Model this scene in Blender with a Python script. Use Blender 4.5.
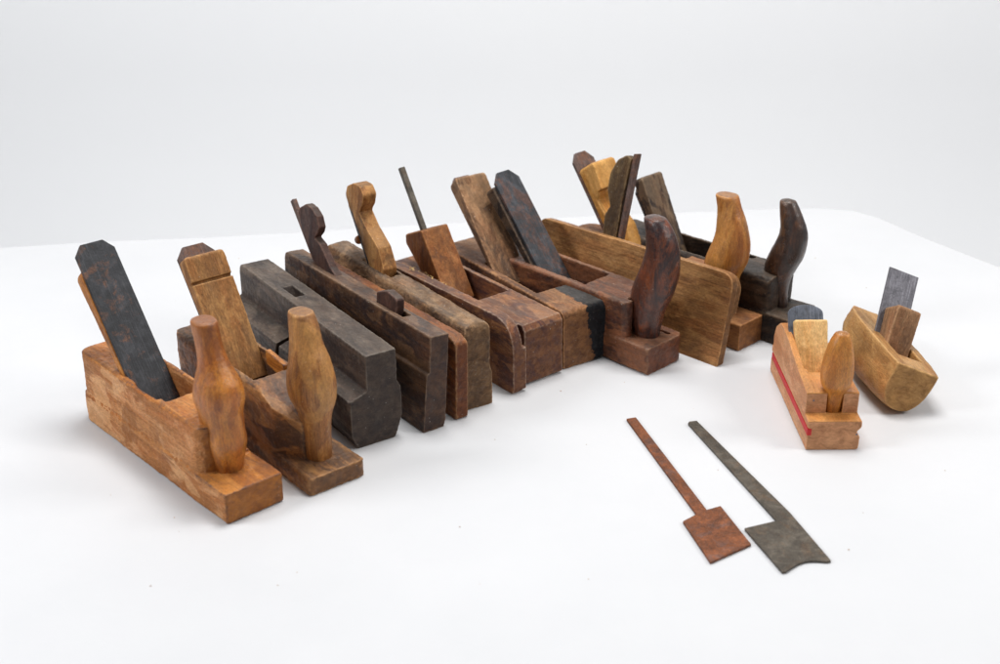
import bpy, bmesh, math, random
from mathutils import Vector, Matrix, noise
R = math.radians
CM = 0.01
scene = bpy.context.scene
for o in list(bpy.data.objects): bpy.data.objects.remove(o, do_unlink=True)
col = scene.collection
random.seed(7)

# ---------------------------------------------------------------- camera
cam_d = bpy.data.cameras.new('camera'); cam = bpy.data.objects.new('camera', cam_d); col.objects.link(cam)
cam_d.sensor_width = 36.0; cam_d.lens = 1332.7/1000*36.0
cam.location = (0, 0, 54.715*CM)
cam.rotation_euler = (R(90-24.63), 0, 0)
cam_d.clip_start = 0.05; cam_d.clip_end = 50
cam_d.dof.use_dof = True; cam_d.dof.focus_distance = 1.16; cam_d.dof.aperture_fstop = 7.0
scene.camera = cam

# ---------------------------------------------------------------- light
w = bpy.data.worlds.new('World'); scene.world = w; w.use_nodes = True
bg = w.node_tree.nodes['Background']; bg.inputs[0].default_value = (0.93, 0.96, 1.0, 1); bg.inputs[1].default_value = 0.275
def area(name, loc, target, sx, sy, power, color):
    d = bpy.data.lights.new(name, 'AREA'); d.shape = 'RECTANGLE'; d.size = sx; d.size_y = sy
    d.energy = power; d.color = color
    o = bpy.data.objects.new(name, d); col.objects.link(o); o.location = loc
    o.rotation_euler = (Vector(target)-Vector(loc)).to_track_quat('-Z', 'Y').to_euler()
    return o
area('softbox_overhead', (0.1, 1.28, 1.65), (0.05, 1.05, 0), 0.7, 0.5, 25, (1.0, 0.985, 0.965))
area('softbox_left', (-1.35, 0.7, 1.0), (0, 1.1, 0), 0.5, 0.5, 13, (0.97, 0.985, 1.0))
area('softbox_right', (1.5, 0.8, 1.1), (0.1, 1.1, 0), 0.5, 0.5, 12, (1.0, 0.985, 0.96))
scene.view_settings.view_transform = 'Standard'; scene.view_settings.look = 'None'
scene.view_settings.exposure = 0.0; scene.view_settings.gamma = 1.0
scene.render.engine = 'CYCLES'

# ---------------------------------------------------------------- materials
class NT:
    def __init__(s, name):
        s.m = bpy.data.materials.new(name); s.m.use_nodes = True
        s.t = s.m.node_tree; s.n = s.t.nodes; s.b = s.n['Principled BSDF']
    def add(s, typ, **k):
        n = s.n.new(typ)
        for a, v in k.items(): setattr(n, a, v)
        return n
    def ln(s, a, b): s.t.links.new(a, b)
    def noise(s, vec, scale, detail=4, rough=.55, dist=0):
        n = s.add('ShaderNodeTexNoise'); n.inputs['Scale'].default_value = scale; n.inputs['Detail'].default_value = detail
        n.inputs['Roughness'].default_value = rough; n.inputs['Distortion'].default_value = dist
        s.ln(vec, n.inputs['Vector']); return n.outputs['Fac']
    def ramp(s, fac, stops):
        n = s.add('ShaderNodeValToRGB'); e = n.color_ramp.elements
        while len(e) < len(stops): e.new(.5)
        for i, (p, c) in enumerate(stops):
            e[i].position = p; e[i].color = (c if isinstance(c, tuple) else (c, c, c)) + (1,)
        s.ln(fac, n.inputs[0]); return n.outputs[0]
    def mix(s, fac, a, b, mode='MIX'):
        n = s.add('ShaderNodeMix', data_type='RGBA', blend_type=mode)
        for sock, v in ((n.inputs[0], fac), (n.inputs[6], a), (n.inputs[7], b)):
            if isinstance(v, (int, float)): sock.default_value = v
            elif isinstance(v, tuple): sock.default_value = v + (1,)
            else: s.ln(v, sock)
        return n.outputs[2]
    def math(s, op, a, b=0., clamp=False):
        n = s.add('ShaderNodeMath', operation=op); n.use_clamp = clamp
        for sock, v in ((n.inputs[0], a), (n.inputs[1], b)):
            if isinstance(v, (int, float)): sock.default_value = v
            else: s.ln(v, sock)
        return n.outputs[0]
    def mapping(s, vec, scale, loc=(0, 0, 0)):
        n = s.add('ShaderNodeMapping'); n.inputs['Scale'].default_value = scale; n.inputs['Location'].default_value = loc
        s.ln(vec, n.inputs['Vector']); return n.outputs[0]

_seed = [0]
def wood(name, light, mid, dark, grime=(.02, .015, .012), amount=.45, axis='Y', rough=.5, grain=1.0, dust=.5, wear=.5,
         wearcol=None, endmul=.7, spec=.2, ring=.9, patch=1.0):
    """old tool wood: rings and pores stretched along one local axis, blotchy patina, rubbed edges, specks of dust"""
    _seed[0] += 1; sd = _seed[0]*7.31
    def sat(c, k=1.12):
        m = .3*c[0]+.6*c[1]+.1*c[2]
        return tuple(max(.004, m+(x-m)*k) for x in c)
    light, mid, dark = sat(light), sat(mid), sat(dark)
    s = NT(name)
    tc = s.add('ShaderNodeTexCoord').outputs['Object']
    g = {'Y': (100, 2.8, 100), 'Z': (100, 100, 3.2), 'X': (3, 100, 100)}[axis]
    semi = {'Y': (1, .38, 1), 'Z': (1, 1, .38), 'X': (.38, 1, 1)}[axis]
    st = s.mapping(tc, g, (sd, sd*.7, sd*1.3))
    iso = s.mapping(tc, (100, 100, 100), (sd*.3, sd, sd*.9))
    # slow warp so that the figure is not straight
    fig = s.noise(st, .55*ring, 3, .5, 1.4)
    rings = s.math('FRACT', s.math('MULTIPLY', fig, 9.0))
    rings = s.math('PINGPONG', s.math('MULTIPLY', fig, 9.0), .5)
    fine = s.noise(s.mapping(st, (1, .5, 1) if axis == 'Y' else ((1, 1, .5) if axis == 'Z' else (.5, 1, 1))), 7.5, 7, .74)
    pores = s.noise(st, 22, 3, .7)
    c = s.ramp(fig, [(.32, dark), (.5, mid), (.68, light)])
    c = s.mix(s.ramp(rings, [(.05, .42*grain), (.5, 0.)]), c, dark)
    c = s.mix(s.ramp(fine, [(.38, .55*grain), (.6, 0.)]), c, tuple(x*.55 for x in dark))
    c = s.mix(s.ramp(pores, [(.36, .5*grain), (.46, 0.)]), c, tuple(x*.3 for x in dark))
    # blotches
    bl = s.noise(s.mapping(iso, semi), .8, 6, .66, .6)
    c = s.mix(s.ramp(bl, [(.34, .75), (.5, 0.)]), c, light)
    pat = s.noise(s.mapping(iso, semi, (9.1, 3.3, 5.5)), .6, 9, .68, .9)
    lo = .62-.34*amount
    c = s.mix(s.ramp(pat, [(lo, 0.), (lo+.13, min(1., .45+amount*.8))]), c, grime)
    sm = s.noise(s.mapping(iso, semi, (2.1, 8.3, 1.5)), 3.0, 8, .74, 1.0)
    c = s.mix(s.ramp(sm, [(.55, 0.), (.66, .4)]), c, grime)
    hue = s.noise(s.mapping(iso, semi, (12.1, 6.3, 3.5)), .6, 6, .66, .7)
    c = s.mix(s.ramp(hue, [(.45, 0.), (.62, .4)]), c, s.mix(1.0, c, (1.15, .85, .70), 'MULTIPLY'))
    c = s.mix(s.ramp(hue, [(.36, .5), (.47, 0.)]), c, tuple(.5*(x+y) for x, y in zip(grime, dark)))
    # bare and stained patches with crisp borders, thin dark checks
    pn = s.noise(s.mapping(iso, semi, (3.3, 14.1, 7.7)), .3, 3, .5, .7)
    c = s.mix(s.ramp(pn, [(.565, 0.), (.58, .38*patch)]), c, light)
    c = s.mix(s.ramp(pn, [(.40, .4*patch), (.412, 0.)]), c, tuple(.6*x for x in dark))
    ck = s.noise(s.mapping(st, (1, .5, 1) if axis == 'Y' else (1, 1, .5), (8, 1, 5)), 1.1, 3, .5, .8)
    ckm = s.ramp(s.math('ABSOLUTE', s.math('SUBTRACT', ck, .47)), [(.0, .8), (.005, 0.)])
    c = s.mix(s.math('MULTIPLY', ckm, s.ramp(bl, [(.45, 0.), (.55, 1.)])), c, tuple(.3*x for x in dark))
    mg = s.ramp(s.noise(s.mapping(iso, semi), 11, 5, .8), [(.35, .72), (.65, 1.25)])
    c = s.mix(1.0, c, mg, 'MULTIPLY')
    # end grain
    geo = s.add('ShaderNodeNewGeometry')
    vt = s.add('ShaderNodeVectorTransform', vector_type='NORMAL', convert_from='WORLD', convert_to='OBJECT')
    s.ln(geo.outputs['Normal'], vt.inputs[0])
    sep = s.add('ShaderNodeSeparateXYZ'); s.ln(vt.outputs[0], sep.inputs[0])
    ax = s.math('ABSOLUTE', sep.outputs['XYZ'.index(axis)])
    eg = s.ramp(ax, [(.75, 0.), (.93, 1.)])
    egn = s.noise(s.mapping(iso, (.8, 1, 1.3) if axis == 'Y' else (1, 1.3, .8)), 1.3, 9, .74, .6)
    endc = s.mix(s.ramp(egn, [(.35, 0.), (.62, 1.)]), tuple(x*.6*endmul for x in dark), tuple(x*endmul for x in mid))
    endc = s.mix(s.ramp(pat, [(lo, 0.), (lo+.2, min(1., .3+amount*.7))]), endc, grime)
    c = s.mix(s.math('MULTIPLY', eg, .85), c, endc)
    # rubbed edges (real edge wear; sits on the wood)
    pt = s.ramp(geo.outputs['Pointiness'], [(.507, 0.), (.54, 1.)])
    wn = s.noise(iso, 2.2, 5, .65)
    wf = s.math('MULTIPLY', s.math('MULTIPLY', pt, s.ramp(wn, [(.35, .1), (.62, 1.)])), wear)
    c = s.mix(wf, c, wearcol or tuple(min(1, x*1.35+.02) for x in light))
    # fine scratches
    sc = s.noise(s.mapping(iso, (3.2, .35, 1.2), (5, 1, 2)), 1.9, 2, .5, 2.5)
    scm = s.ramp(s.math('ABSOLUTE', s.math('SUBTRACT', sc, .5)), [(.0, .5), (.006, 0.)])
    c = s.mix(s.math('MULTIPLY', scm, .5), c, tuple(min(1, x*1.4+.03) for x in light))
    # dust and plaster specks
    vo = s.add('ShaderNodeTexVoronoi'); vo.inputs['Scale'].default_value = 2.1; s.ln(iso, vo.inputs['Vector'])
    vd = s.noise(iso, 9, 2)
    dn = s.math('ADD', vo.outputs['Distance'], s.math('MULTIPLY', vd, .12))
    msk = s.ramp(s.noise(s.mapping(iso, (1, 1, 1), (4, 4, 1)), .7, 3), [(.5, 0.), (.6, 1.)])
    df = s.math('MULTIPLY', s.math('MULTIPLY', s.ramp(dn, [(.12, 1.), (.15, 0.)]), msk), dust)
    c = s.mix(df, c, (.62, .58, .52))
    haze = s.ramp(s.noise(iso, 1.5, 9, .8), [(.54, 0.), (.74, .2*dust)])
    c = s.mix(haze, c, (.34, .31, .27))
    # dust settled on the upward faces
    sw = s.add('ShaderNodeSeparateXYZ'); s.ln(geo.outputs['Normal'], sw.inputs[0])
    up = s.ramp(sw.outputs[2], [(.7, 0.), (.97, 1.)])
    dn2 = s.ramp(s.noise(s.mapping(iso, semi, (1, 6, 3)), 1.3, 8, .74), [(.36, .05), (.66, .28*dust)])
    c = s.mix(s.math('MULTIPLY', up, dn2), c, (.36, .305, .245))
    s.ln(c, s.b.inputs['Base Color'])
    rr = s.ramp(bl, [(.3, rough-.08), (.7, rough+.16)])
    s.ln(rr, s.b.inputs['Roughness'])
    s.b.inputs['Specular IOR Level'].default_value = spec
    h = s.math('ADD', s.math('MULTIPLY', fine, .5), s.math('MULTIPLY', pores, .35))
    h = s.math('ADD', h, s.math('MULTIPLY', sm, .6))
    h = s.math('ADD', h, s.math('MULTIPLY', scm, -.5))
    b = s.add('ShaderNodeBump'); b.inputs['Strength'].default_value = .6; b.inputs['Distance'].default_value = .0006
    s.ln(h, b.inputs['Height']); s.ln(b.outputs[0], s.b.inputs['Normal'])
    return s.m

def iron(name, base, rust, rust_amt=.4, metallic=.65, rough=.5, light=None):
    _seed[0] += 1; sd = _seed[0]*5.17
    s = NT(name)
    tc = s.add('ShaderNodeTexCoord').outputs['Object']
    iso = s.mapping(tc, (100, 100, 100), (sd, sd*.4, sd*.8))
    n1 = s.noise(iso, .75, 8, .68, .5); n2 = s.noise(iso, 4.5, 8, .75)
    n3 = s.noise(s.mapping(iso, (1, 1, 1), (7, 2, 4)), .6, 6, .7, .8)
    c = s.ramp(n1, [(.3, tuple(x*.5 for x in base)), (.5, base), (.72, light or tuple(x*1.9+.01 for x in base))])
    lo = .66-.3*rust_amt
    rf = s.math('ADD', n3, s.math('MULTIPLY', s.math('SUBTRACT', n2, .5), .35))
    rm = s.ramp(rf, [(lo, 0.), (lo+.12, 1.)])
    rc = s.ramp(s.math('ADD', s.math('MULTIPLY', n2, .5), s.math('MULTIPLY', n1, .5)), [(.38, tuple(x*.28 for x in rust)), (.5, tuple(x*.7 for x in rust)), (.6, tuple(x*1.25 for x in rust))])
    c = s.mix(s.math('MULTIPLY', rm, .9), c, rc)
    scr = s.noise(s.mapping(iso, (9, 9, .5), (3, 2, 1)), 1.0, 4, .7, .3)
    c = s.mix(s.ramp(scr, [(.56, 0.), (.62, .35)]), c, tuple(min(1, x*2.2+.03) for x in base))
    c = s.mix(s.ramp(scr, [(.38, .4), (.44, 0.)]), c, tuple(x*.3 for x in base))
    sp = s.ramp(n2, [(.62, 0.), (.74, .35)])
    c = s.mix(sp, c, tuple(min(1, x*2.5+.05) for x in base))
    s.ln(c, s.b.inputs['Base Color'])
    s.ln(s.math('MULTIPLY', s.math('SUBTRACT', 1.0, rm), metallic), s.b.inputs['Metallic'])
    s.ln(s.ramp(n2, [(.3, rough-.08), (.7, rough+.2)]), s.b.inputs['Roughness'])
    s.b.inputs['Specular IOR Level'].default_value = .35
    b = s.add('ShaderNodeBump'); b.inputs['Strength'].default_value = .6; b.inputs['Distance'].default_value = .0006
    s.ln(s.math('ADD', n2, s.math('MULTIPLY', n3, .5)), b.inputs['Height']); s.ln(b.outputs[0], s.b.inputs['Normal'])
    return s.m

# ---------------------------------------------------------------- mesh tools
def raw(verts, faces, name='tmp'):
    me = bpy.data.meshes.new(name); me.from_pydata([tuple(c*CM for c in v) for v in verts], [], faces)
    bm = bmesh.new(); bm.from_mesh(me); bmesh.ops.recalc_face_normals(bm, faces=bm.faces); bm.to_mesh(me); bm.free()
    return me
def prism(poly, a, b, ax):
    """poly extruded from a to b along axis ax; poly coordinates are the two other axes in order"""
    n = len(poly)
    def P(p, t):
        return {'X': (t, p[0], p[1]), 'Y': (p[0], t, p[1]), 'Z': (p[0], p[1], t)}[ax]
    v = [P(p, a) for p in poly] + [P(p, b) for p in poly]
    f = [list(range(n)), list(range(n, 2*n))[::-1]] + [[i, (i+1) % n, n+(i+1) % n, n+i] for i in range(n)]
    return raw(v, f)
def box(x0, x1, y0, y1, z0, z1): return prism([(x0, y0), (x1, y0), (x1, y1), (x0, y1)], z0, z1, 'Z')
def rnd(poly, radii, seg=7):
    """round the corners of a polygon"""
    out = []; n = len(poly)
    if not isinstance(radii, (list, tuple)): radii = [radii]*n
    for i, p in enumerate(poly):
        r = radii[i]
        if r <= 0: out.append(p); continue
        p = Vector(p); a = Vector(poly[i-1])-p; b = Vector(poly[(i+1) % n])-p
        la, lb = a.length, b.length; a.normalize(); b.normalize()
        ang = a.angle(b); t = min(r/math.tan(ang/2), la*.49, lb*.49)
        p0 = p+a*t; p1 = p+b*t
        for k in range(seg+1):
            s = k/seg
            q = p0*(1-s)**2 + p*2*s*(1-s) + p1*s**2
            out.append((q.x, q.y))
    return out
def loft(secs, n=20, pw=2.3):
    """closed tube through sections (x, y, z, rx, ry, tilt about x)"""
    v = []; f = []
    for (x, y, z, rx, ry, t) in secs:
        for k in range(n):
            a = 2*math.pi*k/n; c, s = math.cos(a), math.sin(a)
            dx = rx*math.copysign(abs(c)**(2/pw), c); dy = ry*math.copysign(abs(s)**(2/pw), s)
            v.append((x+dx, y+dy*math.cos(t), z+dy*math.sin(t)))
    m = len(secs)
    for i in range(m-1):
        for k in range(n):
            f.append([i*n+k, i*n+(k+1) % n, (i+1)*n+(k+1) % n, (i+1)*n+k])
    f.append(list(range(n))[::-1]); f.append([(m-1)*n+k for k in range(n)])
    return raw(v, f)
def evaluated(o):
    dg = bpy.context.evaluated_depsgraph_get(); dg.update()
    return bpy.data.meshes.new_from_object(o.evaluated_get(dg), depsgraph=dg)
def tmpobj(me):
    o = bpy.data.objects.new('tmp', me); col.objects.link(o); return o
def boolean(base, tool, op):
    a, b = tmpobj(base), tmpobj(tool)
    m = a.modifiers.new('b', 'BOOLEAN'); m.operation = op; m.solver = 'EXACT'; m.object = b
    r = evaluated(a)
    bpy.data.objects.remove(a); bpy.data.objects.remove(b)
    return r
_clouds = {}
def clouds(size, depth=2):
    k = (size, depth)
    if k not in _clouds:
        t = bpy.data.textures.new('clouds', 'CLOUDS'); t.noise_scale = size; t.noise_depth = depth; _clouds[k] = t
    return _clouds[k]
_wornn = [0]
def worn(me, voxel=.085, smooth=4, dent=.05, chip=.05, name='part'):
    """remesh, knock the edges about and rub them round"""
    _wornn[0] += 1
    sh = Vector((_wornn[0]*.173, _wornn[0]*.091, _wornn[0]*.057))
    me.transform(Matrix.Translation(sh))
    o = tmpobj(me)
    m = o.modifiers.new('r', 'REMESH'); m.mode = 'VOXEL'; m.voxel_size = voxel*CM
    if chip:
        m = o.modifiers.new('d', 'DISPLACE'); m.texture = clouds(.004, 2); m.strength = chip*CM*2; m.mid_level = .5; m.texture_coords = 'LOCAL'
    m = o.modifiers.new('s', 'SMOOTH'); m.factor = .5; m.iterations = smooth
    if dent:
        m = o.modifiers.new('d2', 'DISPLACE'); m.texture = clouds(.028, 1); m.strength = dent*CM*2; m.mid_level = .5; m.texture_coords = 'LOCAL'
    r = evaluated(o); bpy.data.objects.remove(o)
    r.transform(Matrix.Translation(-sh))
    for p in r.polygons: p.use_smooth = True
    r.name = name
    return r
def bevelled(me, width=.03, seg=2, name='part'):
    o = tmpobj(me); m = o.modifiers.new('b', 'BEVEL'); m.width = width*CM; m.segments = seg; m.limit_method = 'ANGLE'; m.angle_limit = R(35)
    r = evaluated(o); bpy.data.objects.remove(o); r.name = name
    return r
def solid(adds, cuts=(), keep=()):
    me = adds[0]
    for a in adds[1:]: me = boolean(me, a, 'UNION')
    for k in keep: me = boolean(me, k, 'INTERSECT')
    for c in cuts: me = boolean(me, c, 'DIFFERENCE')
    return me
def obj(name, me, mat, parent=None, loc=(0, 0, 0), rot=(0, 0, 0)):
    o = bpy.data.objects.new(name, me); col.objects.link(o)
    me.name = name; me.materials.clear(); me.materials.append(mat)
    o.location = tuple(c*CM for c in loc); o.rotation_euler = rot
    if parent: o.parent = parent
    return o
def thing(name, label, cat, loc, yaw=0, tilt=0, group=None):
    o = bpy.data.objects.new(name, None); col.objects.link(o); o.empty_display_size = .02
    o.location = (loc[0]*CM, loc[1]*CM, (loc[2] if len(loc) > 2 else 0)*CM)
    o.rotation_euler = (0, tilt, yaw)
    o['label'] = label; o['category'] = cat
    if group: o['group'] = group
    return o

# throat of a bench plane: front wall at uf, bed meeting the top at ub with lean th from the vertical
def throat(uf, ub, th, v0, v1, top, bottom=1.0):
    t = math.tan(th); d = top-bottom
    b = ub-d*t
    poly = [(uf, top+.001), (uf, top+2), (ub+2*t, top+2), (ub, top), (b, bottom), (b-.35, bottom)]
    return prism([(y, z) for y, z in poly], v0, v1, 'X')
# leaning stock: local x width, y thickness (towards the rear), z length, origin at its front foot
def lean(th): return (-th, 0, 0)

def blade(name, mat, parent, v0, v1, u, wz, th, length, thick=.32, clip=.7, foot=0, round_top=0):
    w = v1-v0
    if round_top:
        pts = [(0, -foot), (w, -foot), (w, length-round_top)]
        for k in range(1, 12):
            a = math.pi*k/12; pts.append((w/2+w/2*math.cos(a), length-round_top+round_top*math.sin(a)))
        pts.append((0, length-round_top))
    else:
        pts = [(0, -foot), (w, -foot), (w, length-clip*1.15), (w-clip, length), (clip, length), (0, length-clip*1.15)]
        if clip <= 0: pts = [(0, -foot), (w, -foot), (w, length), (0, length)]
    me = bevelled(prism(pts, 0, thick, 'Y'), .035, 2)
    return obj(name, me, mat, parent, (v0, u, wz), lean(th))
def wedge(name, mat, parent, v0, v1, u, wz, th, length, t0, t1, side=-1, foot=0, extra=(), cuts=(), r=.5, voxel=.08, corner=.35):
    """side -1: in front of its iron (front face leans less), +1: behind"""
    w = v1-v0
    prof = [(0, -foot), (side*t0, -foot), (side*t1, length), (0, length)]
    rr = [0, 0, r, min(r, .3)]
    body = prism(rnd(prof, rr), 0, w, 'X')
    front = prism(rnd([(0, -foot), (w, -foot), (w, length), (0, length)], [0, 0, corner, corner]), -9, 9, 'Y')
    me = solid([body], cuts, [front])
    return obj(name, worn(me, voxel, 3, .03, .03), mat, parent, (v0, u, wz), lean(th))
def horn(mat, parent, v, pts, ku=1.12, kv=.95, cap=.25, flat=True, pw=2.4, dv=(0, 0), base_to=None, name='horn'):
    """pts: (u, w, r) from the top to the foot"""
    secs = []; n = len(pts)
    u, wz, r = pts[0]
    z0 = pts[0][1]; z1 = pts[-1][1]
    full = [(u, wz+.12, r*(.86 if flat else .55))] + list(pts)
    if not flat: full = [(u-.05, wz+.32, r*.25), (u, wz+.2, r*.62), (u, wz+.02, r*.9)] + list(pts[1:])
    if base_to is not None: full.append((pts[-1][0], base_to, pts[-1][2]))
    for u, wz, r in full:
        s = (wz-z1)/(z0-z1)
        secs.append((v+dv[0]*s, u, wz, r*kv, r*ku, 0))
    # interpolate smoothly
    out = []
    for i in range(len(secs)-1):
        for k in range(4):
            t = k/4; a, b = secs[i], secs[i+1]
            p0 = secs[max(0, i-1)]; p3 = secs[min(len(secs)-1, i+2)]
            out.append(tuple(.5*((2*a[j])+(-p0[j]+b[j])*t+(2*p0[j]-5*a[j]+4*b[j]-p3[j])*t*t+(-p0[j]+3*a[j]-3*b[j]+p3[j])*t**3) for j in range(6)))
    out.append(secs[-1])
    out = sorted(out, key=lambda q: -q[2])
    return obj(name, worn(loft(out, 24, pw), .08, 4, .05, .02), mat, parent)

# ================================================================= setting
s = NT('backdrop_paper')
tc = s.add('ShaderNodeTexCoord').outputs['Object']
s.ln(s.ramp(s.noise(tc, 1.1, 3), [(.3, (.895, .90, .915)), (.7, (.915, .92, .93))]), s.b.inputs['Base Color']); s.b.inputs['Roughness'].default_value = .9
m_back = s.m
prof = [(-60, -75)] + [(150, -75)] + [(150+75*math.sin(R(a)), 0-75*math.cos(R(a))) for a in range(0, 91, 9)] + [(225, 160)]
V = []; F = []
for i, (y, z) in enumerate(prof):
    V += [(-320, y, z), (320, y, z)]
    if i: F.append([2*i-2, 2*i-1, 2*i+1, 2*i])
me = raw(V, F)
for p in me.polygons: p.use_smooth = True
bk = obj('backdrop', me, m_back); bk['kind'] = 'structure'

s = NT('white_table_cover')
tc = s.add('ShaderNodeTexCoord').outputs['Object']
iso = s.mapping(tc, (100, 100, 100))
c = s.ramp(s.noise(iso, .06, 5, .6), [(.3, (.60, .606, .622)), (.7, (.63, .634, .648))])
sp = s.ramp(s.noise(iso, 1.3, 5, .8), [(.745, 0.), (.80, .35)])
c = s.mix(sp, c, (.45, .40, .38))
s.ln(c, s.b.inputs['Base Color']); s.b.inputs['Roughness'].default_value = .55; s.b.inputs['Specular IOR Level'].default_value = .3
b = s.add('ShaderNodeBump'); b.inputs['Strength'].default_value = .25; b.inputs['Distance'].default_value = .002
s.ln(s.noise(iso, .25, 4), b.inputs['Height']); s.ln(b.outputs[0], s.b.inputs['Normal'])
m_table = s.m
out = [(-85, 20), (85, 20), (85, 92), (72, 112), (55.6, 137.9), (50.3, 146.5), (46.6, 153.6), (44.2, 156.2), (40, 157.2), (34.8, 157.1), (12, 154.6), (-12, 151.07), (-23.7, 148.84),
       (-35.2, 146.84), (-46.3, 145.6), (-57, 143.6), (-70, 139), (-85, 118)]
n = len(out)
# cover with a soft rolled edge and a hanging side
cx, cy = 0, 90
rings_ = []
for k in range(6):
    a = R(90*k/5); rings_.append((1.6*(1-math.sin(a)), -1.6*(1-math.cos(a))))
V = []; F = []
def inset(p, d):
    dx, dy = cx-p[0], cy-p[1]; L = math.hypot(dx, dy); return (p[0]+dx/L*d, p[1]+dy/L*d)
for d, z in rings_ + [(0, -8), (0.4, -70)]:
    for p in out: V.append(inset(p, d) + (z,))
m = len(rings_)+2
for i in range(m-1):
    for k in range(n): F.append([i*n+k, i*n+(k+1) % n, (i+1)*n+(k+1) % n, (i+1)*n+k])
F.append(list(range(n))); F.append([(m-1)*n+k for k in range(n)][::-1])
me = raw(V, F)
for p in me.polygons: p.use_smooth = len(p.vertices) == 4
tb = obj('table', me, m_table)
tb['label'] = 'large smooth white table with a rounded far corner, under all the tools'; tb['category'] = 'table'

# ================================================================= materials for the tools
M = {}
M['honey'] = wood('honey_beech', (.62, .29, .10), (.50, .19, .045), (.30, .095, .025), (.13, .052, .022), .3, rough=.4, dust=.2, wear=1., wearcol=(.11, .045, .026), endmul=.72, spec=.35, patch=.7)
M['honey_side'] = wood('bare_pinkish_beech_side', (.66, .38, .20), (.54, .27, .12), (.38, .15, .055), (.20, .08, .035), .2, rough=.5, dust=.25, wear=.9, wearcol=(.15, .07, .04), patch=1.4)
M['honey_z'] = wood('honey_beech_wedge', (.56, .26, .09), (.42, .17, .05), (.25, .09, .03), (.12, .05, .03), .25, axis='Z', rough=.45, dust=.2, wear=.4)
M['horn_red'] = wood('honey_brown_horn', (.56, .24, .07), (.42, .15, .038), (.22, .066, .02), (.11, .032, .014), .3, axis='Z', rough=.3, dust=.25, wear=.2, spec=.55, grain=.6, patch=.5)
M['brown'] = wood('brown_beech', (.46, .24, .10), (.28, .13, .055), (.13, .055, .026), (.05, .026, .018), .55, rough=.45, dust=.5, spec=.35)
M['pale_z'] = wood('pale_wedge_wood', (.50, .28, .12), (.38, .195, .08), (.24, .11, .045), (.10, .055, .03), .25, axis='Z', rough=.55, dust=.4)
M['horn_tan'] = wood('tan_horn', (.54, .29, .11), (.42, .20, .07), (.25, .10, .035), (.11, .045, .024), .3, axis='Z', rough=.38, dust=.4, spec=.4)
M['char'] = wood('dark_grey_wood', (.15, .112, .085), (.085, .061, .048), (.04, .028, .024), (.022, .017, .018), .42, rough=.5, grain=.8, dust=.6, wear=.8, wearcol=(.20, .17, .14), endmul=.85, spec=.25, patch=.7)
M['dark'] = wood('dark_brown_wood', (.20, .11, .06), (.10, .05, .03), (.042, .021, .015), (.022, .014, .015), .5, rough=.46, grain=.8, dust=.6, wear=.8, wearcol=(.26, .17, .11), endmul=.8, spec=.28)
M['dark_z'] = wood('dark_wedge_wood', (.12, .065, .048), (.075, .038, .030), (.04, .02, .018), (.03, .02, .02), .4, axis='Z', rough=.5, grain=.6, dust=.7, wear=.7)
M['tan'] = wood('weathered_tan_wood', (.36, .23, .13), (.235, .135, .072), (.11, .06, .033), (.05, .03, .022), .45, rough=.6, dust=.9, endmul=.65)
M['red'] = wood('reddish_brown_wood', (.32, .13, .05), (.21, .07, .03), (.10, .033, .018), (.045, .02, .015), .4, rough=.45, dust=.35, wear=.9, wearcol=(.36, .19, .09))
M['mid'] = wood('mid_brown_wood', (.44, .235, .115), (.30, .145, .068), (.15, .066, .035), (.055, .03, .028), .4, rough=.5, dust=.5, wear=.7, endmul=.72)
M['mid_b'] = wood('purple_stained_brown_wood', (.42, .21, .10), (.28, .125, .062), (.14, .058, .036), (.052, .027, .034), .5, rough=.5, dust=.7, wear=1., wearcol=(.36, .24, .17), endmul=.62)
M['mid_z'] = wood('mid_brown_wedge_wood', (.42, .20, .085), (.34, .145, .058), (.20, .08, .034), (.07, .035, .025), .25, axis='Z', rough=.5, dust=.3, wear=.6)
M['grey_z'] = wood('grey_brown_wedge_wood', (.38, .23, .13), (.24, .135, .075), (.12, .065, .038), (.05, .033, .026), .4, axis='Z', rough=.6, dust=.7, wear=.7)
M['maho'] = wood('dark_red_wood', (.30, .125, .06), (.165, .058, .03), (.07, .025, .016), (.03, .016, .015), .45, rough=.42, dust=.7, wear=.7, wearcol=(.30, .17, .10), endmul=.9, spec=.3)
M['horn_maho'] = wood('dark_red_horn', (.24, .078, .034), (.14, .04, .02), (.05, .017, .012), (.02, .012, .014), .62, axis='Z', rough=.27, dust=.5, wear=.3, spec=.5, grain=.7, patch=.35)
M['ply'] = wood('light_brown_wood', (.44, .245, .11), (.35, .18, .078), (.20, .092, .038), (.11, .052, .026), .22, rough=.5, grain=1.2, dust=.2, wear=.6, endmul=.5, ring=.8, patch=.6)
M['orange'] = wood('orange_brown_wood', (.40, .20, .09), (.30, .135, .055), (.18, .07, .03), (.09, .04, .025), .3, rough=.5, dust=.3, wear=.5, endmul=.8)
M['yellow_z'] = wood('yellow_wedge_wood', (.68, .40, .16), (.56, .28, .085), (.38, .16, .04), (.24, .11, .04), .15, axis='Z', rough=.5, dust=.2, wear=.4)
M['horn_gold'] = wood('golden_horn', (.56, .29, .105), (.43, .19, .058), (.27, .10, .03), (.13, .05, .022), .25, axis='Z', rough=.32, dust=.2, spec=.5, grain=.6)
M['black'] = wood('blackened_wood', (.11, .075, .05), (.055, .036, .026), (.022, .016, .014), (.013, .012, .013), .55, rough=.45, grain=.7, dust=.4, wear=.6, wearcol=(.20, .13, .08), endmul=1.1)
M['horn_black'] = wood('dark_brown_horn', (.16, .08, .04), (.085, .038, .02), (.03, .015, .011), (.015, .011, .012), .5, axis='Z', rough=.28, dust=.3, spec=.65)
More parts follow.
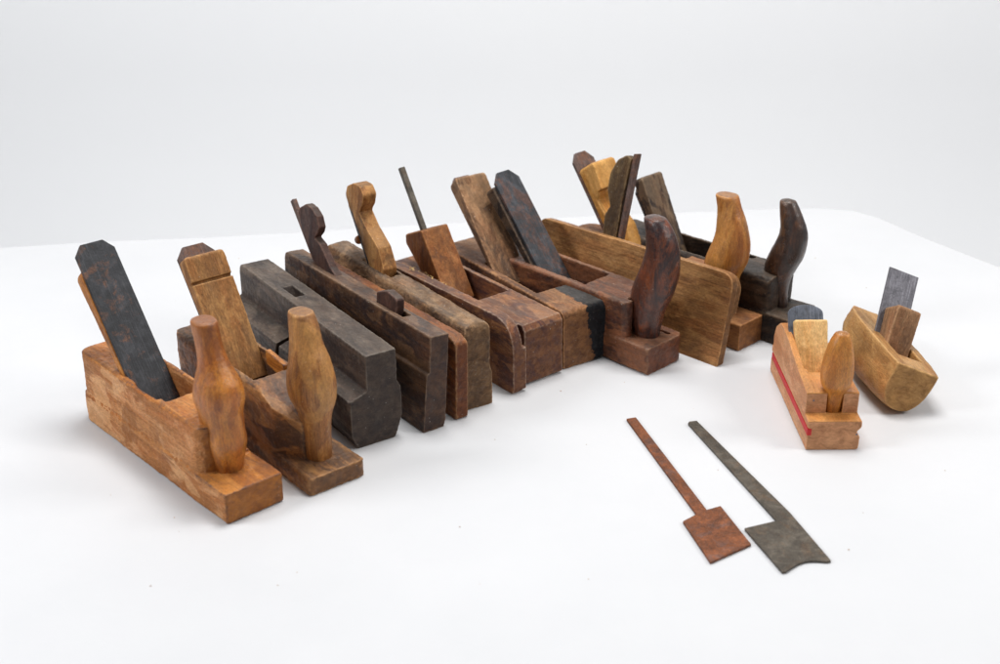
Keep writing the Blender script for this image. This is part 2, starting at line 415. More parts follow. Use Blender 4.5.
M['olive_z'] = wood('olive_brown_wedge_wood', (.20, .135, .07), (.13, .082, .042), (.075, .043, .024), (.04, .026, .018), .4, axis='Z', rough=.55, dust=.8, wear=.8)
M['knot_z'] = wood('stained_wedge_wood', (.26, .18, .115), (.14, .09, .06), (.07, .044, .032), (.024, .020, .020), .6, axis='Z', rough=.6, dust=.5, wear=.5)
M['pink'] = wood('pinkish_beech', (.70, .41, .24), (.64, .34, .19), (.52, .25, .13), (.42, .21, .115), .05, rough=.5, grain=.45, dust=.15, wear=.3, endmul=1.0, ring=.6, patch=.5)
M['varnish'] = wood('orange_varnished_beech', (.62, .31, .12), (.54, .25, .085), (.42, .17, .05), (.32, .13, .05), .08, rough=.35, grain=.5, dust=.15, wear=.2, spec=.4, patch=.3)
M['butter_z'] = wood('butter_coloured_wedge_wood', (.86, .60, .31), (.78, .50, .23), (.64, .37, .15), (.52, .30, .14), .06, axis='Z', rough=.5, grain=.45, dust=.1, wear=.3, patch=.3)
M['orange_z'] = wood('varnished_orange_horn', (.60, .28, .085), (.50, .21, .055), (.36, .13, .032), (.30, .12, .04), .15, axis='Z', rough=.33, grain=.6, dust=.1, wear=.2, spec=.55)
M['boat'] = wood('olive_brown_boat_wood', (.50, .31, .14), (.41, .235, .10), (.28, .145, .058), (.17, .085, .038), .12, rough=.5, grain=.7, dust=.2, wear=.6, endmul=1.1, patch=.6)
M['boat_z'] = wood('grey_brown_block_wood', (.40, .245, .14), (.30, .17, .095), (.18, .095, .052), (.09, .05, .034), .25, axis='Z', rough=.6, dust=.4, wear=.5, patch=.6)
I = {}
I['black'] = iron('blackened_iron', (.026, .027, .031), (.15, .065, .035), .42, .15, .42)
I['brown'] = iron('rust_browned_iron', (.105, .068, .058), (.21, .095, .055), .55, .1, .6)
I['grey'] = iron('grey_iron', (.045, .048, .055), (.12, .06, .045), .68, .25, .42)
I['rust'] = iron('rusty_iron', (.13, .06, .04), (.235, .072, .022), .9, .1, .7)
I['steel'] = iron('worn_steel', (.085, .072, .056), (.12, .075, .042), .5, .3, .42)
I['clean'] = iron('smooth_grey_steel', (.17, .165, .185), (.17, .145, .15), .3, .5, .38, light=(.26, .25, .28))
I['blue'] = iron('bluish_steel', (.15, .165, .20), (.07, .065, .07), .4, .5, .45)
def plain(name, colr, rough=.5):
    s = NT(name); tc = s.add('ShaderNodeTexCoord').outputs['Object']; iso = s.mapping(tc, (100,)*3)
    s.ln(s.ramp(s.noise(iso, 1.5, 5, .7), [(.3, tuple(x*.75 for x in colr)), (.7, colr)]), s.b.inputs['Base Color']); s.b.inputs['Roughness'].default_value = rough
    return s.m
M['redpaint'] = plain('red_painted_strip', (.60, .008, .012), .6)
M['amber'] = plain('amber_wood_knob', (.50, .17, .03), .35)
M['soot'] = wood('black_painted_wood', (.03, .034, .04), (.018, .02, .024), (.01, .01, .012), (.008, .008, .009), .5, rough=.42, dust=.6, wear=.5, wearcol=(.12, .09, .07))
G = 'wooden planes standing in the long row'

# ================================================================= horned plane, honey coloured, nearest on the left
W, L, H = 5.13, 23.4, 6.5
p = thing('horned_plane', 'honey coloured plane with reddish horn and wide black iron, at near left end of row', 'hand plane', (-20.388, 84.607), .74, 0, G)
low = solid([prism(rnd([(0, 0), (W, 0), (W, 2.55), (.0, 2.55)], [.2, .2, .12, .12]), 0, L, 'Y')], (), [prism(rnd([(0, 0), (W, 0), (W, L), (0, L)], [.15, .15, 1.8, 1.8]), -1, 4, 'Z')])
plan = rnd([(.16, 3.3), (W-.16, 3.9), (W-.16, L-.1), (.16, L-.1)], [1.5, 3.0, 1.8, 1.8])
up = solid([prism(plan, 2.0, H, 'Z')], (), [prism(rnd([(.1, 1.5), (W-.1, 1.5), (W-.25, H), (.3, H)], [0, 0, .5, .5]), 0, L+1, 'Y'),
     prism(rnd([(2, 1.5), (L+.5, 1.5), (L+.5, H-.1), (2, H)], [0, 0, 1.2, .6]), -1, W+1, 'X')])
step = prism([(0.03, 2.5), (.16, 2.85), (W-.16, 2.85), (W-.03, 2.5)], 4.4, L-1.6, 'Y')
th = R(38)
bite = prism(rnd([(9.8, 7.5), (10.3, 6.0), (11.6, 5.6), (13.0, 5.85), (14.0, 6.1), (14.6, 7.5)], .4), .6, 1.1, 'X')
body = solid([low, step, up], [throat(9.4, 17.3, th, .9, 4.4, H), bite])
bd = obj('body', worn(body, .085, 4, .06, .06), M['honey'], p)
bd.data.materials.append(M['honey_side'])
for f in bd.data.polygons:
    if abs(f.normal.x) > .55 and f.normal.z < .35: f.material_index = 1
blade('iron', I['black'], p, .85, 4.33, 13.53, 4.0, th, 14.75, .3, .75, foot=3.4)
wedge('wedge', M['honey_z'], p, .75, 4.1, 13.9, 4.0, th, 12.6, .25, 1.25, +1, foot=2.8, r=.9, corner=.9)
horn(M['horn_red'], p, 2.6, [(5.18, 14.2, .98), (4.8, 12.63, .98), (4.35, 11.12, 1.16), (4.0, 9.8, 1.66), (4.05, 8.6, 1.88), (4.05, 7.2, 1.66), (3.85, 6.0, 1.55), (3.75, 4.9, 1.58), (3.85, 3.4, 1.36), (3.85, 2.6, 1.25)], base_to=1.6)

# ================================================================= horned plane, brown with a pale sawn wedge
W, L, H = 5.34, 23., 6.4
p = thing('horned_plane', 'brown plane with a tan horn and a pale wedge crossed by a saw cut', 'hand plane', (-14.698, 88.572), .695, 0, G)
low = prism(rnd([(0, 0), (W, 0), (W, 1.55), (0, 1.55)], [.25, .25, .5, .5]), 0, L, 'Y')
low = solid([low], (), [prism(rnd([(0, 0), (W, 0), (W, L), (0, L)], [.5, .9, 2, 2]), -1, 4, 'Z')])
plan = rnd([(.3, 5.4), (1.45, 3.0), (W-1.3, 3.0), (W-.3, 5.2), (W-.3, L-.2), (.3, L-.2)], [1.2, .35, .35, 1.2, 2.2, 2.2])
up = solid([prism(plan, 1.2, H, 'Z')], (), [prism(rnd([(.3, .8), (W-.3, .8), (W-.3, H), (.3, H)], [0, 0, .6, .6]), 0, L+1, 'Y'),
     prism(rnd([(2, .8), (L+.5, .8), (L+.5, H+.3), (7.6, H), (5.0, 5.3), (2.6, 4.5)], [0, 0, 3.2, 1.5, 1.5, .4]), -1, W+1, 'X')])
th = R(37)
body = solid([low, up], [throat(9., 15.9, th, .85, 4.5, H)])
obj('body', worn(body, .085, 4, .07, .07), M['brown'], p)
blade('iron', I['brown'], p, .85, 4.35, 12.75, 3.0, th, 15.0-1.1, .3, .8, foot=2.5)
kerf = box(-1, 5, -4, -.78, 10.2, 10.44)
wedge('wedge', M['pale_z'], p, .75, 4.5, 12.75, 3.0, th, 13.0-.3, .3, 1.35, -1, foot=-1.2, cuts=[kerf], r=.35, corner=.5)
obj('chip', worn(prism(rnd([(9.7, 5.0), (12.6, 5.6), (12.6, 6.9), (9.7, 6.5)], .2), 4.0, 4.5, 'X'), .08, 3, .03, .03), M['honey'], p)
horn(M['horn_tan'], p, 2.7, [(4.12, 13.5, .95), (3.78, 12.41, 1.12), (3.6, 11.18, 1.24), (3.35, 10.02, 1.5), (3.25, 8.3, 1.84), (3.2, 6.7, 1.78), (3.0, 5.3, 1.28), (2.95, 3.6, 1.12), (2.95, 1.96, 1.08)], base_to=1.0, flat=True)

# ================================================================= dark moulding plane without an iron
W, L, H = 2.84, 24.7, 8.18
p = thing('moulding_plane', 'charcoal grey moulding plane with an empty slot, no iron, and a ledge along its side', 'hand plane', (-10.854, 96.741), .596, 0, G)
cs = [(-1.0, 0), (2.55, 0), (3.25, 2.0), (3.2, 4.6), (W, 5.3), (W, H), (0, H), (0, 5.0), (-1.6, 4.4), (-1.55, 1.2)]
body = prism(rnd(cs, [.2, .3, .3, .2, .2, .1, .1, .1, .1, .4]), 0, L, 'Y')
side = prism(rnd([(0, -.1), (L, -.1), (L, H+.1), (0, H+.1)], [.1, .5, 1.2, .15]), -3, 5, 'X')
slot = prism([(14.4, H+1), (16.9, H+1), (16.9, H), (13.6, 3.5), (13.0, 3.5), (14.2, H)], .8, 1.75, 'X')
esc = prism([(11.0, 5.2), (14.0, 5.2), (12.2, 2.0), (10.2, 2.6)], -2.5, -.15, 'X')
esc2 = prism([(13.1, 4.9), (13.6, 4.9), (15.8, -1), (14.6, -1)], -2.5, .4, 'X')
obj('body', worn(solid([body], [slot, esc2], [side]), .07, 2, .04, .035), M['char'], p)

# ================================================================= tall dark moulding plane with a thin iron
W, L, H = 1.9, 24.7, 8.72
tl = .064
p = thing('moulding_plane', 'tall dark brown moulding plane with a dark thin wedge and a small peg block', 'hand plane', (-6.185, 98.952), .648, tl, G)
cs = [(-.35, 0), (W-.15, .11), (W, .8), (W, H), (.05, H), (.08, 5.45), (-.22, 5.3), (-.32, .3)]
body = prism(rnd(cs, [.15, .15, .1, .12, .12, .1, .12, .1]), 0, L, 'Y')
side = prism(rnd([(0, -.2), (L, -.2), (L, H+.1), (0, H+.1)], [.3, .4, .9, .15]), -3, 5, 'X')
slot = prism([(4.9, H+1), (9.2, H+1), (9.2, H), (8.2, 6), (4.9, 6.5)], .55, 1.45, 'X')
obj('body', worn(solid([body], [slot], [side]), .07, 2, .03, .035), M['dark'], p)
wprof = [(16.0, 7.5), (16.2, 8.7), (17.2, 9.2), (19.1, 10.9), (20.1, 11.3), (19.5, 11.9), (19.25, 12.5), (19.7, 13.4), (20.7, 14.0), (21.7, 14.1), (22.9, 13.4), (23.2, 12.9), (22.2, 10.9), (19.6, 8.2), (18.9, 7.4)]
obj('wedge', worn(prism(rnd(wprof, .12), .7, 1.45, 'X'), .07, 3, .02, .02), M['dark_z'], p)
me = bevelled(prism([(18.6, 7.2), (19.0, 7.0), (24.9, 13.45), (24.5, 13.8)], .85, 1.3, 'X'), .03)
obj('iron', me, I['brown'], p)
nub = rnd([(6.2, 6.5), (8.4, 6.5), (9.2, 8.9), (9.2, 9.6), (7.6, 10.2), (6.0, 9.9), (5.95, 9.2)], [0, 0, .1, .3, .4, .3, .1])
obj('peg_block', worn(prism(nub, .6, 1.42, 'X'), .07, 3, .02, .02), M['dark_z'], p)

# ================================================================= rounded moulding plane with reddish fence
W, L, H = 2.54, 25.0, 8.1
p = thing('moulding_plane', 'moulding plane with worn rounded tan body, reddish fence strip and light round-headed wedge', 'hand plane', (-2.965, 102.715), .616, .011, G)
cs = [(-.3, .05), (W+.25, 0), (W+.3, 3.0), (W, 4.0), (W, H-.4), (W-.9, H), (.1, H-.25), (-.35, 6.6), (-.2, 3)]
body = prism(rnd(cs, [.1, .15, .3, .3, .5, .6, .5, .3, .3]), 0, L, 'Y')
side = prism(rnd([(0, -.2), (L, -.2), (L, H+.05), (0, H+.05)], [.1, .4, 1.6, 1.3]), -3, 5, 'X')
slot = prism([(13.4, H+1), (19.6, H+1), (18.9, H-.2), (17, 5.5), (13.6, 5.5)], .75, 1.9, 'X')
obj('body', worn(solid([body], [slot], [side]), .085, 4, .07, .07), M['tan'], p)
st = prism(rnd([(-.95, .0), (L-2, .0), (L-2, 7.0), (.2, 7.55), (-.95, 7.2)], [.3, .2, .3, .4, .9]), -1.65, -.4, 'X')
obj('fence', worn(st, .085, 3, .04, .06), M['red'], p)
wprof = [(14.6, 6.8), (14.45, 8.35), (15.4, 10.2), (17.5, 11.55), (18.75, 12.8), (18.1, 13.7), (17.8, 14.7), (18.5, 15.4), (19.7, 15.4), (20.9, 14.8), (21.3, 13.9), (20.7, 12.8), (19.9, 12.3), (17.3, 8.2), (16.4, 6.8)]
obj('wedge', worn(prism(rnd(wprof, [0, .2, .5, .5, .2, .3, .5, .5, .5, .5, .5, .3, .2, 0, 0]), .55, 2.0, 'X'), .07, 3, .03, .02), M['pale_z'], p)
me = bevelled(prism([(16.9, 7.0), (17.3, 7.0), (21.15, 12.75), (20.85, 13.0)], .75, 1.5, 'X'), .03)
obj('iron', me, I['black'], p)
kn = loft([(0, 0, -.1, .16, .16, 0), (0, 0, .3, .17, .17, 0), (0, 0, .35, .36, .36, 0), (0, 0, .5, .42, .42, 0), (0, 0, .95, .42, .42, 0), (0, 0, 1.15, .3, .3, 0)], 16, 2)
obj('knob', worn(kn, .05, 2, 0, 0), M['amber'], p, (.95, 19.0, 10.15), (R(-124), 0, 0))

# ================================================================= fenced rebate plane
W, L, H = 4.8, 21.5, 5.88
p = thing('rebate_plane', 'brown plane with thin rounded fence, stout reddish wedge and a long thin iron rod', 'hand plane', (1.966, 107.353), .659, -.02, G)
cs = [(.0, .1), (W, 0), (W, H), (.0, H)]
body = prism(rnd(cs, [.15, .25, .15, .15]), 0, L, 'Y')
side = prism(rnd([(0, -.2), (L, -.2), (L, H+.05), (0, H+.05)], [.25, .4, 1.8, .15]), -3, 6, 'X')
th = R(36)
neck = box(-.5, .3, 1.2, L-.5, .1, H-.15)
side = prism(rnd([(0, .1), (L, -.2), (L, H+.05), (.45, H+.05), (0, H-.5)], [.25, .4, 1.8, .1, .1]), -3, 6, 'X')
obj('body', worn(solid([body, neck], [throat(7.35, 15.6, th, .55, 4.35, H), box(-1, .38, -.5, .9, 2.9, 6.3)], [side]), .075, 2, .04, .04), M['mid_b'], p)
fe = prism(rnd([(-.8, -.02), (L+1.2, .0), (L+1.2, 6.4), (-.8, 7.1)], [.6, .3, 1.6, 3.0], 10), -1.55, -.5, 'X')
stepf = box(-.7, -.1, -.8, 1.5, .3, 4.4)
obj('fence', worn(solid([fe, stepf]), .08, 2, .03, .04), M['mid_b'], p)
wedge('wedge', M['mid_z'], p, .75, 3.95, 14.2-2.3, 3.5, R(28), 7.6, 0.0, 0.0, -1) if False else None
wp = rnd([(11.9, 3.6), (14.1, 6.2), (17.0, 10.1), (19.5, 8.6), (19.8, 7.9), (16.4, 5.6), (14.6, 3.6)], [0, 0, .3, .5, .4, 0, 0])
wp = rnd([(12.2, 3.8), (16.4, 10.1), (19.2, 8.9), (19.2, 8.0), (14.6, 3.8)], [0, .25, .5, .3, 0])
wm = solid([prism(wp, .8, 3.9, 'X')])
obj('wedge', worn(wm, .08, 3, .03, .03), M['mid_z'], p)
me = bevelled(prism([(15.9, 7.0), (16.3, 6.8), (21.4, 14.85), (21.0, 15.1)], 1.75, 2.3, 'X'), .04)
obj('iron', me, I['steel'], p)

V = []; F = []
for k in range(26):
    y = random.uniform(10.5, 18.5); x = random.uniform(-1.3, .5) if y < 17 else random.uniform(-.6, .7); z = 6.55 if x < -.45 else 5.95
    z += .02; a = random.uniform(0, 6.28); l = random.uniform(.15, .65); wd = random.uniform(.03, .07); cu = random.uniform(.05, .22)
    n0 = len(V)
    for j in range(7):
        t = j/6; zz = z+cu*math.sin(math.pi*t)
        V += [(x+math.cos(a)*l*t-math.sin(a)*wd, y+math.sin(a)*l*t+math.cos(a)*wd, zz), (x+math.cos(a)*l*t+math.sin(a)*wd, y+math.sin(a)*l*t-math.cos(a)*wd, zz+.02)]
    F += [[n0+2*j, n0+2*j+1, n0+2*j+3, n0+2*j+2] for j in range(6)]
sh = obj('wood_shavings', raw(V, F), M['butter_z'], None)
sh.modifiers.new('s', 'SOLIDIFY').thickness = .015*CM
sh.location = p.location; sh.rotation_euler = p.rotation_euler
sh['kind'] = 'stuff'; sh['label'] = 'fine pale wood shavings caught along the fence beside the stout wedge'; sh['category'] = 'wood shavings'

# ================================================================= block plane with black painted side
W, L, H = 4.95, 22., 5.82
p = thing('bench_plane', 'brown plane with black painted side and throat and a broad grey-brown wedge', 'hand plane', (5.867, 110.848), .6, -.019, G)
body = prism(rnd([(0, 0), (W, 0), (W, H), (0, H)], [.3, .9, .55, .2]), 0, L, 'Y')
side = prism(rnd([(0, -.2), (L, -.2), (L, H+.05), (0, H+.05)], [.5, .4, 1.8, 1.0]), -3, 6, 'X')
th = R(46.5)
bd = obj('body', worn(solid([body], [throat(5.1, 14.3, th, .75, 4.3, H)], [side]), .075, 2, .04, .04), M['mid'], p)
# black paint: right part of the top and front, and the throat
bd.data.materials.append(M['soot'])
for f in bd.data.polygons:
    x, y, z = (c/CM for c in f.center)
    nz = noise.noise(Vector((y*.8, z*.9, 3.1)))*.45 + noise.noise(Vector((x*3.5, y*3.1, z*3.3)))*.28 + noise.noise(Vector((x*9, y*8, z*8)))*.16
    edge = 2.75+nz + .13*(H-z)
    inthr = 5.2 < y < 14 and z < H-.12 and .6 < x < 4.5
    if (x > edge and y < 5.6) or x > 3.95+nz*.4 or inthr: f.material_index = 1
blade('iron', I['brown'], p, .85, 3.9, 10.6, 3.5, th, 13.6, .3, .7, foot=1.)
wedge('wedge', M['grey_z'], p, .6, 4.15, 10.6, 3.5, th, 12.9, .25, 1.6, -1, foot=-.9, r=.35, corner=.45)

# ================================================================= dark red horned plane in front
W, L, H = 5.16, 23., 6.35
p = thing('horned_plane', 'dark red-brown plane with glossy dark red horn and bluish grey iron, mid row', 'hand plane', (13.502, 109.571), .765, -.012, G)
low = prism(rnd([(0, 0), (W, 0), (W, 2.7), (0, 2.7)], [.3, .3, .2, .2]), 0, L, 'Y')
low = solid([low], [box(3.95, 4.25, .8, 3.6, 2.25, 4)], [prism(rnd([(0, 0), (W, 0), (W, L), (0, L)], [.3, 1.1, 2, 2]), -1, 4, 'Z')])
plan = rnd([(.15, 2.9), (W-.2, 2.9), (W-.2, L-.2), (.15, L-.2)], [.7, .9, 2.0, 2.0])
up = solid([prism(plan, 1.2, H, 'Z')], [prism([(1.1, 1.5), (4.2, 1.5), (4.2, 3.6), (1.1, 3.6)], 2.69, 9, 'Z')], [prism(rnd([(.15, .8), (W-.2, .8), (W-.2, H), (.15, H)], [0, 0, .35, .35]), 0, L+1, 'Y')])
th = R(39.5)
body = solid([low, up], [throat(8.7, 16.4, th, .85, 4.4, H)])
obj('body', worn(body, .085, 4, .06, .06), M['maho'], p)
blade('iron', I['grey'], p, 1.1, 4.36, 12.65, 3.0, th, 14.3, .3, .85, foot=1)
wedge('wedge', M['black'], p, .75, 4.1, 13.05, 3.0, th, 12.9, .25, 1.35, +1, foot=.5, r=.4, corner=.4)
horn(M['horn_maho'], p, 2.58, [(1.9, 14.15, 1.05), (1.3, 13.06, 1.2), (.95, 11.59, 1.36), (.98, 10.53, 1.5), (1.15, 9.4, 1.64), (1.6, 7.95, 1.76), (2.0, 6.74, 1.72), (2.3, 5.32, 1.46), (2.4, 3.91, 1.26), (2.35, 2.75, 1.1)], base_to=1.6, flat=False)

# ================================================================= plank-fenced moulding plane leaning right
W, L, H = 2.3, 24., 8.9
tl = .2
p = thing('moulding_plane', 'light brown plank-sided moulding plane leaning right, with an olive round-topped wedge', 'hand plane', (20.21, 111.47), .8, tl, G)
plank = prism(rnd([(0, 0), (L, 0), (L, H-.3), (0, H)], [.15, .4, 1.0, 1.5], 9), 0, .95, 'X')
bev = prism([(-1, 0), (0, 0), (3, .61), (3, 9.2), (-1, 9.2)], -1, L+1, 'Y')
second = prism(rnd([(.35, .2), (L, .2), (L, H-.6), (.35, H-.35)], [.15, .3, 1.0, 1.8], 9), .9, 2.2, 'X')
secut = prism([(1.05, -1), (3, -1), (3, 4.6), (1.9, 4.9), (1.25, 3.8)], -1, L+1, 'Y')
slot = prism([(13.3, 10), (17.3, 10), (17.3, 8), (13.3, 6.5)], 1.0, 1.85, 'X')
obj('body', worn(solid([plank, second], [secut, slot], [bev]), .08, 2, .03, .03), M['ply'], p)
wprof = rnd([(14.75, 6.5), (16.6, 6.5), (16.4, 9.2), (16.0, 11.0), (16.9, 12.7), (17.1, 14.2), (16.4, 15.9), (15.2, 16.9), (14.5, 16.6), (14.6, 12.5)], [0, 0, .3, .3, .4, .8, .8, .4, .3, 0])
wprof = rnd([(14.75, 6.5), (16.3, 6.5), (16.6, 10.6), (16.1, 11.5), (16.75, 13.0), (16.75, 14.8), (16.1, 16.2), (15.1, 16.85), (14.5, 16.6), (14.75, 12.5)], [0, 0, .3, .3, .4, .8, .8, .4, .3, 0])
obj('wedge', worn(prism(wprof, .9, 1.8, 'X'), .07, 3, .02, .03), M['olive_z'], p)
me = bevelled(prism([(14.3, 7.0), (14.7, 7.0), (14.4, 17.1), (13.95, 17.2)], 1.05, 1.75, 'X'), .05)
obj('iron', me, I['brown'], p)

# ================================================================= golden horned plane behind the plank
W, L, H = 4.35, 23., 6.3
p = thing('horned_plane', 'orange-brown plane with golden flat-topped horn and yellow notched wedge, behind the plank-sided plane', 'hand plane', (22.717, 114.815), .783, 0, G)
low = prism(rnd([(0, 0), (W, 0), (W, 2.73), (0, 2.73)], [.2, .2, .2, .2]), 0, L, 'Y')
plan = rnd([(.1, 2.9), (W-.1, 2.9), (W-.1, L-.2), (.1, L-.2)], [.7, .7, 1.8, 1.8])
up = prism(plan, 1.2, H, 'Z')
th = R(36)
body = solid([low, up], [throat(8.9, 16.8, th, .5, 3.9, H)])
obj('body', worn(body, .085, 4, .05, .05), M['orange'], p)
blade('iron', I['brown'], p, .35, 3.4, 14.2, 3.2, th, 14.0, .3, .8, foot=1)
notch = prism([(-3.5, 8.4), (-1.0, 8.9), (-1.1, 8.2), (-1.15, 6.2), (-3.5, 6.5)], -1, 5, 'X')
notch = prism([(-3.5, 9.4), (-1.2, 9.3), (-.6, 8.6), (-.9, 6.0), (-1.4, 4.0), (-3.5, 4.0)], -1, 5, 'X')
wedge('wedge', M['yellow_z'], p, .5, 3.75, 14.2, 3.2, th, 12.2, .4, 2.3, -1, foot=-.5, r=.5, corner=.4, cuts=[notch])
horn(M['horn_gold'], p, 2.2, [(4.11, 14.15, .97), (3.78, 13.16, 1.02), (3.45, 12.04, 1.22), (3.2, 10.61, 1.46), (3.27, 9.35, 1.68), (3.6, 8.01, 1.84), (3.85, 7.15, 1.74), (3.9, 6.24, 1.45), (3.9, 4.5, 1.2), (3.8, 2.8, 1.1)], base_to=1.6)

# ================================================================= black horned plane, far right of the row
W, L, H = 5.0, 23., 6.5
p = thing('horned_plane', 'blackened plane with slim dark brown horn and stained wedge, rightmost of the long row', 'hand plane', (27.25, 115.46), .8, 0, G)
low = prism(rnd([(0, 0), (W, 0), (W, 3.0), (0, 3.0)], [.2, .2, .2, .2]), 0, L, 'Y')
plan = rnd([(.1, 2.3), (W-.5, 2.3), (W-.3, L-.2), (.1, L-.2)], [.5, .5, 1.8, 1.8])
up = solid([prism(plan, 1.2, H, 'Z')], [prism([(1.9, 1.5), (3.1, 1.5), (3.1, 3.2), (1.9, 3.2)], 3.0, 9, 'Z')],
           [prism(rnd([(.1, .8), (W-.3, .8), (W-.3, H), (.1, H)], [0, 0, .4, .8]), 0, L+1, 'Y')])
hole = loft([(3.9, 7.0, 4.8, .35, .45, 0), (3.9, 7.0, 8, .35, .45, 0)], 16, 2)
th = R(32)
body = solid([low, up], [throat(9.5, 18.0, th, .7, 4.2, H), hole])
obj('body', worn(body, .085, 4, .05, .05), M['black'], p)
blade('iron', I['black'], p, .8, 4.2, 14.5, 3.3, th, 9.7, .3, .6, foot=1)
wedge('wedge', M['knot_z'], p, .85, 4.15, 14.5, 3.3, th, 10.3, .3, 1.3, -1, foot=-.5, r=.35, corner=.4)
horn(M['horn_black'], p, 2.5, [(2.6, 13.55, .78), (2.15, 12.37, .95), (1.75, 10.97, 1.16), (1.8, 9.89, 1.3), (2.25, 8.36, 1.46), (2.75, 7.14, 1.4), (2.95, 5.97, 1.15), (2.6, 4.64, .7), (2.4, 3.2, .6)], base_to=2.0, flat=False)

# ================================================================= small plane with the red stripe
W, L, H = 4.35, 14.9, 5.2
p = thing('small_horned_plane', 'small light wooden plane with a red stripe along its side and a stubby orange horn', 'hand plane', (25.2, 95.946), .011, 0)
low = prism(rnd([(0, 0), (W, 0), (W+.05, 1.2), (W-.3, 1.62), (W+.12, 2.1), (W+.1, 2.7), (0, 2.7)], [.15, .25, .3, .15, .2, .15, .12]), 0, L, 'Y')
sideprof = rnd([(1.35, 1.8), (L-.3, 1.8), (L-.2, 3.6), (14.1, 4.8), (12.4, 6.0), (9.8, 5.9), (4.9, 5.0), (1.35, 4.6)], [0, 0, .3, .9, 1.4, 1.8, 1.5, .2])
up = prism(sideprof, .0, W-.0, 'X')
mid = prism([(-1, 4.6), (5.0, 4.6), (9, 4.4), (16, 3.7), (16, 9), (-1, 9)], .75, W+1, 'X')
nt = prism(rnd([(1.72, -1), (3.08, -1), (3.08, 2.75), (1.72, 2.75)], [0, 0, .6, .6]), 2.7, 9, 'Z')
thr = throat(5.0, 11.6, R(30), .55, W-.6, 4.8)
gr = prism([(-1, 1.35), (L+1, 1.35), (L+1, 2.05), (-1, 2.05)], -1, .12, 'X')
bd = obj('body', worn(solid([low, up], [mid, nt, thr, gr]), .06, 3, .02, .02), M['pink'], p)
bd.data.materials.append(M['varnish'])
for f in bd.data.polygons:
    z = f.center.z/CM; x = f.center.x/CM
    if (z > 2.0 and f.normal.z > .25 and f.normal.x > -.85) or (x > .15 and z > 2.6 and f.normal.y > -.6 and x < W-.1): f.material_index = 1
obj('stripe', bevelled(prism([(-.04, 1.4), (L-.3, 1.4), (L-.3, 2.0), (-.04, 2.0)], -.02, .34, 'X'), .02), M['redpaint'], p)
for a_, b_, c_ in ((.62, 1.37, 3.9), (4.1, .02, 1.45)):
    pin = loft([(0, 0, -.05, .07, .07, 0), (0, 0, .02, .09, .09, 0), (0, 0, .05, .04, .04, 0)], 12, 2)
    obj('pin', pin, I['clean'], p, (a_, b_, c_), (R(90), 0, 0))
blade('iron', I['blue'], p, .3, 3.4, 8.1, 2.5, R(35), 6.6, .25, 0, round_top=.75)
wedge('wedge', M['butter_z'], p, .6, 3.45, 7.9, 2.5, R(33), 5.2, .3, .9, -1, foot=-.3, r=.2, corner=.1)
horn(M['orange_z'], p, 2.4, [(1.9, 9.6, .66), (1.9, 8.7, .95), (1.9, 7.4, 1.2), (1.9, 6.2, 1.3), (1.95, 5.2, 1.2), (2.0, 4.3, .8), (2.0, 2.9, .64)], ku=.95, kv=1.0, base_to=2.2, flat=False, pw=2.6, dv=(.1, 0))

# ================================================================= boat shaped plane rolled on its side
p = thing('boat_plane', 'small boat-shaped brown plane tipped on its round bottom, with a plain grey square-ended iron', 'hand plane', (34.0, 102.0, 5.05), .1, .4)
def usec(u, nn=26):
    T = [(0, .0, 4.05, 4.1, .45), (1, -.1, 4.25, 4.3, .75), (3, -.2, 4.5, 4.5, 1.0), (6, -.25, 4.6, 4.6, 1.15), (8.5, -.2, 4.4, 4.4, 1.1), (10.6, -.1, 4.0, 3.8, .9), (12.2, .2, 3.6, 3.0, .6), (12.9, .6, 3.2, 2.3, .3)]
    for i in range(len(T)-1):
        if T[i][0] <= u <= T[i+1][0]: break
    a, b = T[i], T[i+1]; t = (u-a[0])/(b[0]-a[0])
    x0, x1, d, bul = (a[j]+(b[j]-a[j])*t for j in range(1, 5))
    cx = (x0+x1)/2; hw = (x1-x0)/2; pts = []
    for k in range(nn):
        an = math.pi*k/(nn-1); c, sn = math.cos(an), math.sin(an)
        e = 2/2.5
        pts.append((cx - (hw+bul*math.sin(2*an if an < math.pi/2 else math.pi-2*(an-math.pi/2))*.6*(1 if an < math.pi/2 else .3))*math.copysign(abs(c)**e, c), -d*abs(sn)**e))
    return pts
V = []; F = []; us = [0, .5, 1, 2, 3, 4.5, 6, 7.2, 8.5, 9.5, 10.6, 11.3, 12.2, 12.6, 12.9]; nn = 26
for u in us:
    for a, b in usec(u): V.append((a, u, b))
for i in range(len(us)-1):
    for k in range(nn): F.append([i*nn+k, i*nn+(k+1) % nn, (i+1)*nn+(k+1) % nn, (i+1)*nn+k])
F.append(list(range(nn))); F.append([(len(us)-1)*nn+k for k in range(nn)][::-1])
hull = raw(V, F)
thr = throat(2.5, 8.2, R(30), 1.0, 3.55, 0, -3.2)
obj('body', worn(solid([hull], [thr]), .08, 4, .05, .03), M['boat'], p)
blade('iron', I['clean'], p, .45, 3.5, 6.9, .0, R(32), 6.2, .22, 0, foot=3)
wedge('wedge', M['boat_z'], p, .85, 3.3, 6.85, .0, R(32), 2.5, 1.5, 2.2, -1, foot=1.8, r=.35, corner=.3)

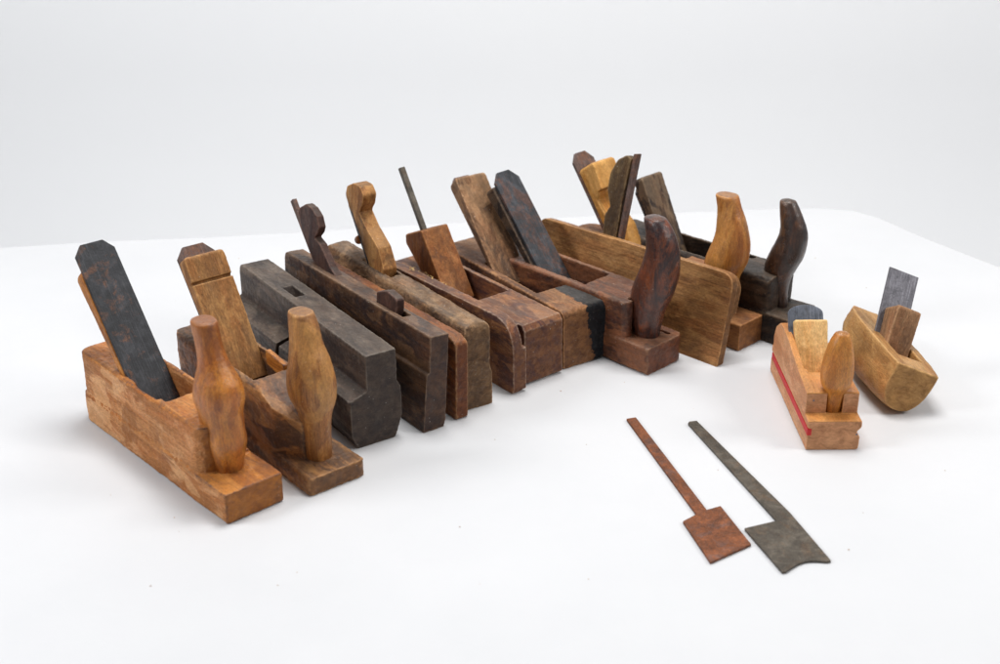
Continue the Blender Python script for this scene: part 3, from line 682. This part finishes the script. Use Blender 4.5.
# ================================================================= loose irons on the table
def flat_iron(name, label, pts, mat, bev=.03):
    cxx = sum(a for a, b in pts)/len(pts); cyy = sum(b for a, b in pts)/len(pts)
    me = bevelled(prism([(a-cxx, b-cyy) for a, b in pts], 0.01, .21, 'Z'), bev)
    o = obj(name, me, mat, None, (cxx, cyy, 0.02)); o['label'] = label; o['category'] = 'plane iron'
    o['group'] = 'loose plane irons lying on the table'
    return o
flat_iron('plane_iron', 'orange-rusty spade-shaped plane iron with a square end, lying flat on the table',
          [(10.86, 101.0), (11.7, 101.25), (15.72, 86.45), (16.85, 87.0), (18.3, 81.8), (15.0, 79.5), (13.7, 84.85), (14.85, 85.85)], I['rust'])
flat_iron('plane_iron', 'dark grey long-shanked plane iron with a curved cutting edge, nearest the small striped plane',
          [(16.05, 100.2), (16.2, 100.5), (16.85, 100.65), (21.95, 86.1), (23.65, 79.72), (23.3, 79.62), (22.9, 79.68), (22.5, 79.72), (22.1, 79.7), (21.7, 79.6), (21.3, 79.38), (20.95, 79.1), (20.6, 78.78), (20.2, 78.4), (19.9, 78.3), (18.15, 83.9), (20.75, 84.95)], I['steel'])

# ================================================================= crumbs scattered on the cover
V = []; F = []
for k in range(46):
    x = random.uniform(-34, 40); y = random.uniform(76, 140); r = random.uniform(.03, .085)
    n0 = len(V); a = random.uniform(0, 6.28); e = random.uniform(.4, 1)
    for (dx, dy, dz) in ((1, 0, .3), (0, e, .3), (-1, 0, .3), (0, -e, .3), (.1, 0, .75), (0, 0, .02)):
        V.append((x+r*(dx*math.cos(a)-dy*math.sin(a)), y+r*(dx*math.sin(a)+dy*math.cos(a)), dz*r))
    F += [[n0, n0+1, n0+4], [n0+1, n0+2, n0+4], [n0+2, n0+3, n0+4], [n0+3, n0, n0+4], [n0+1, n0, n0+5], [n0+2, n0+1, n0+5], [n0+3, n0+2, n0+5], [n0, n0+3, n0+5]]
cr = obj('wood_crumbs', raw(V, F), M['pale_z'])
cr['kind'] = 'stuff'; cr['label'] = 'tiny wood crumbs scattered over the white table'; cr['category'] = 'crumbs'
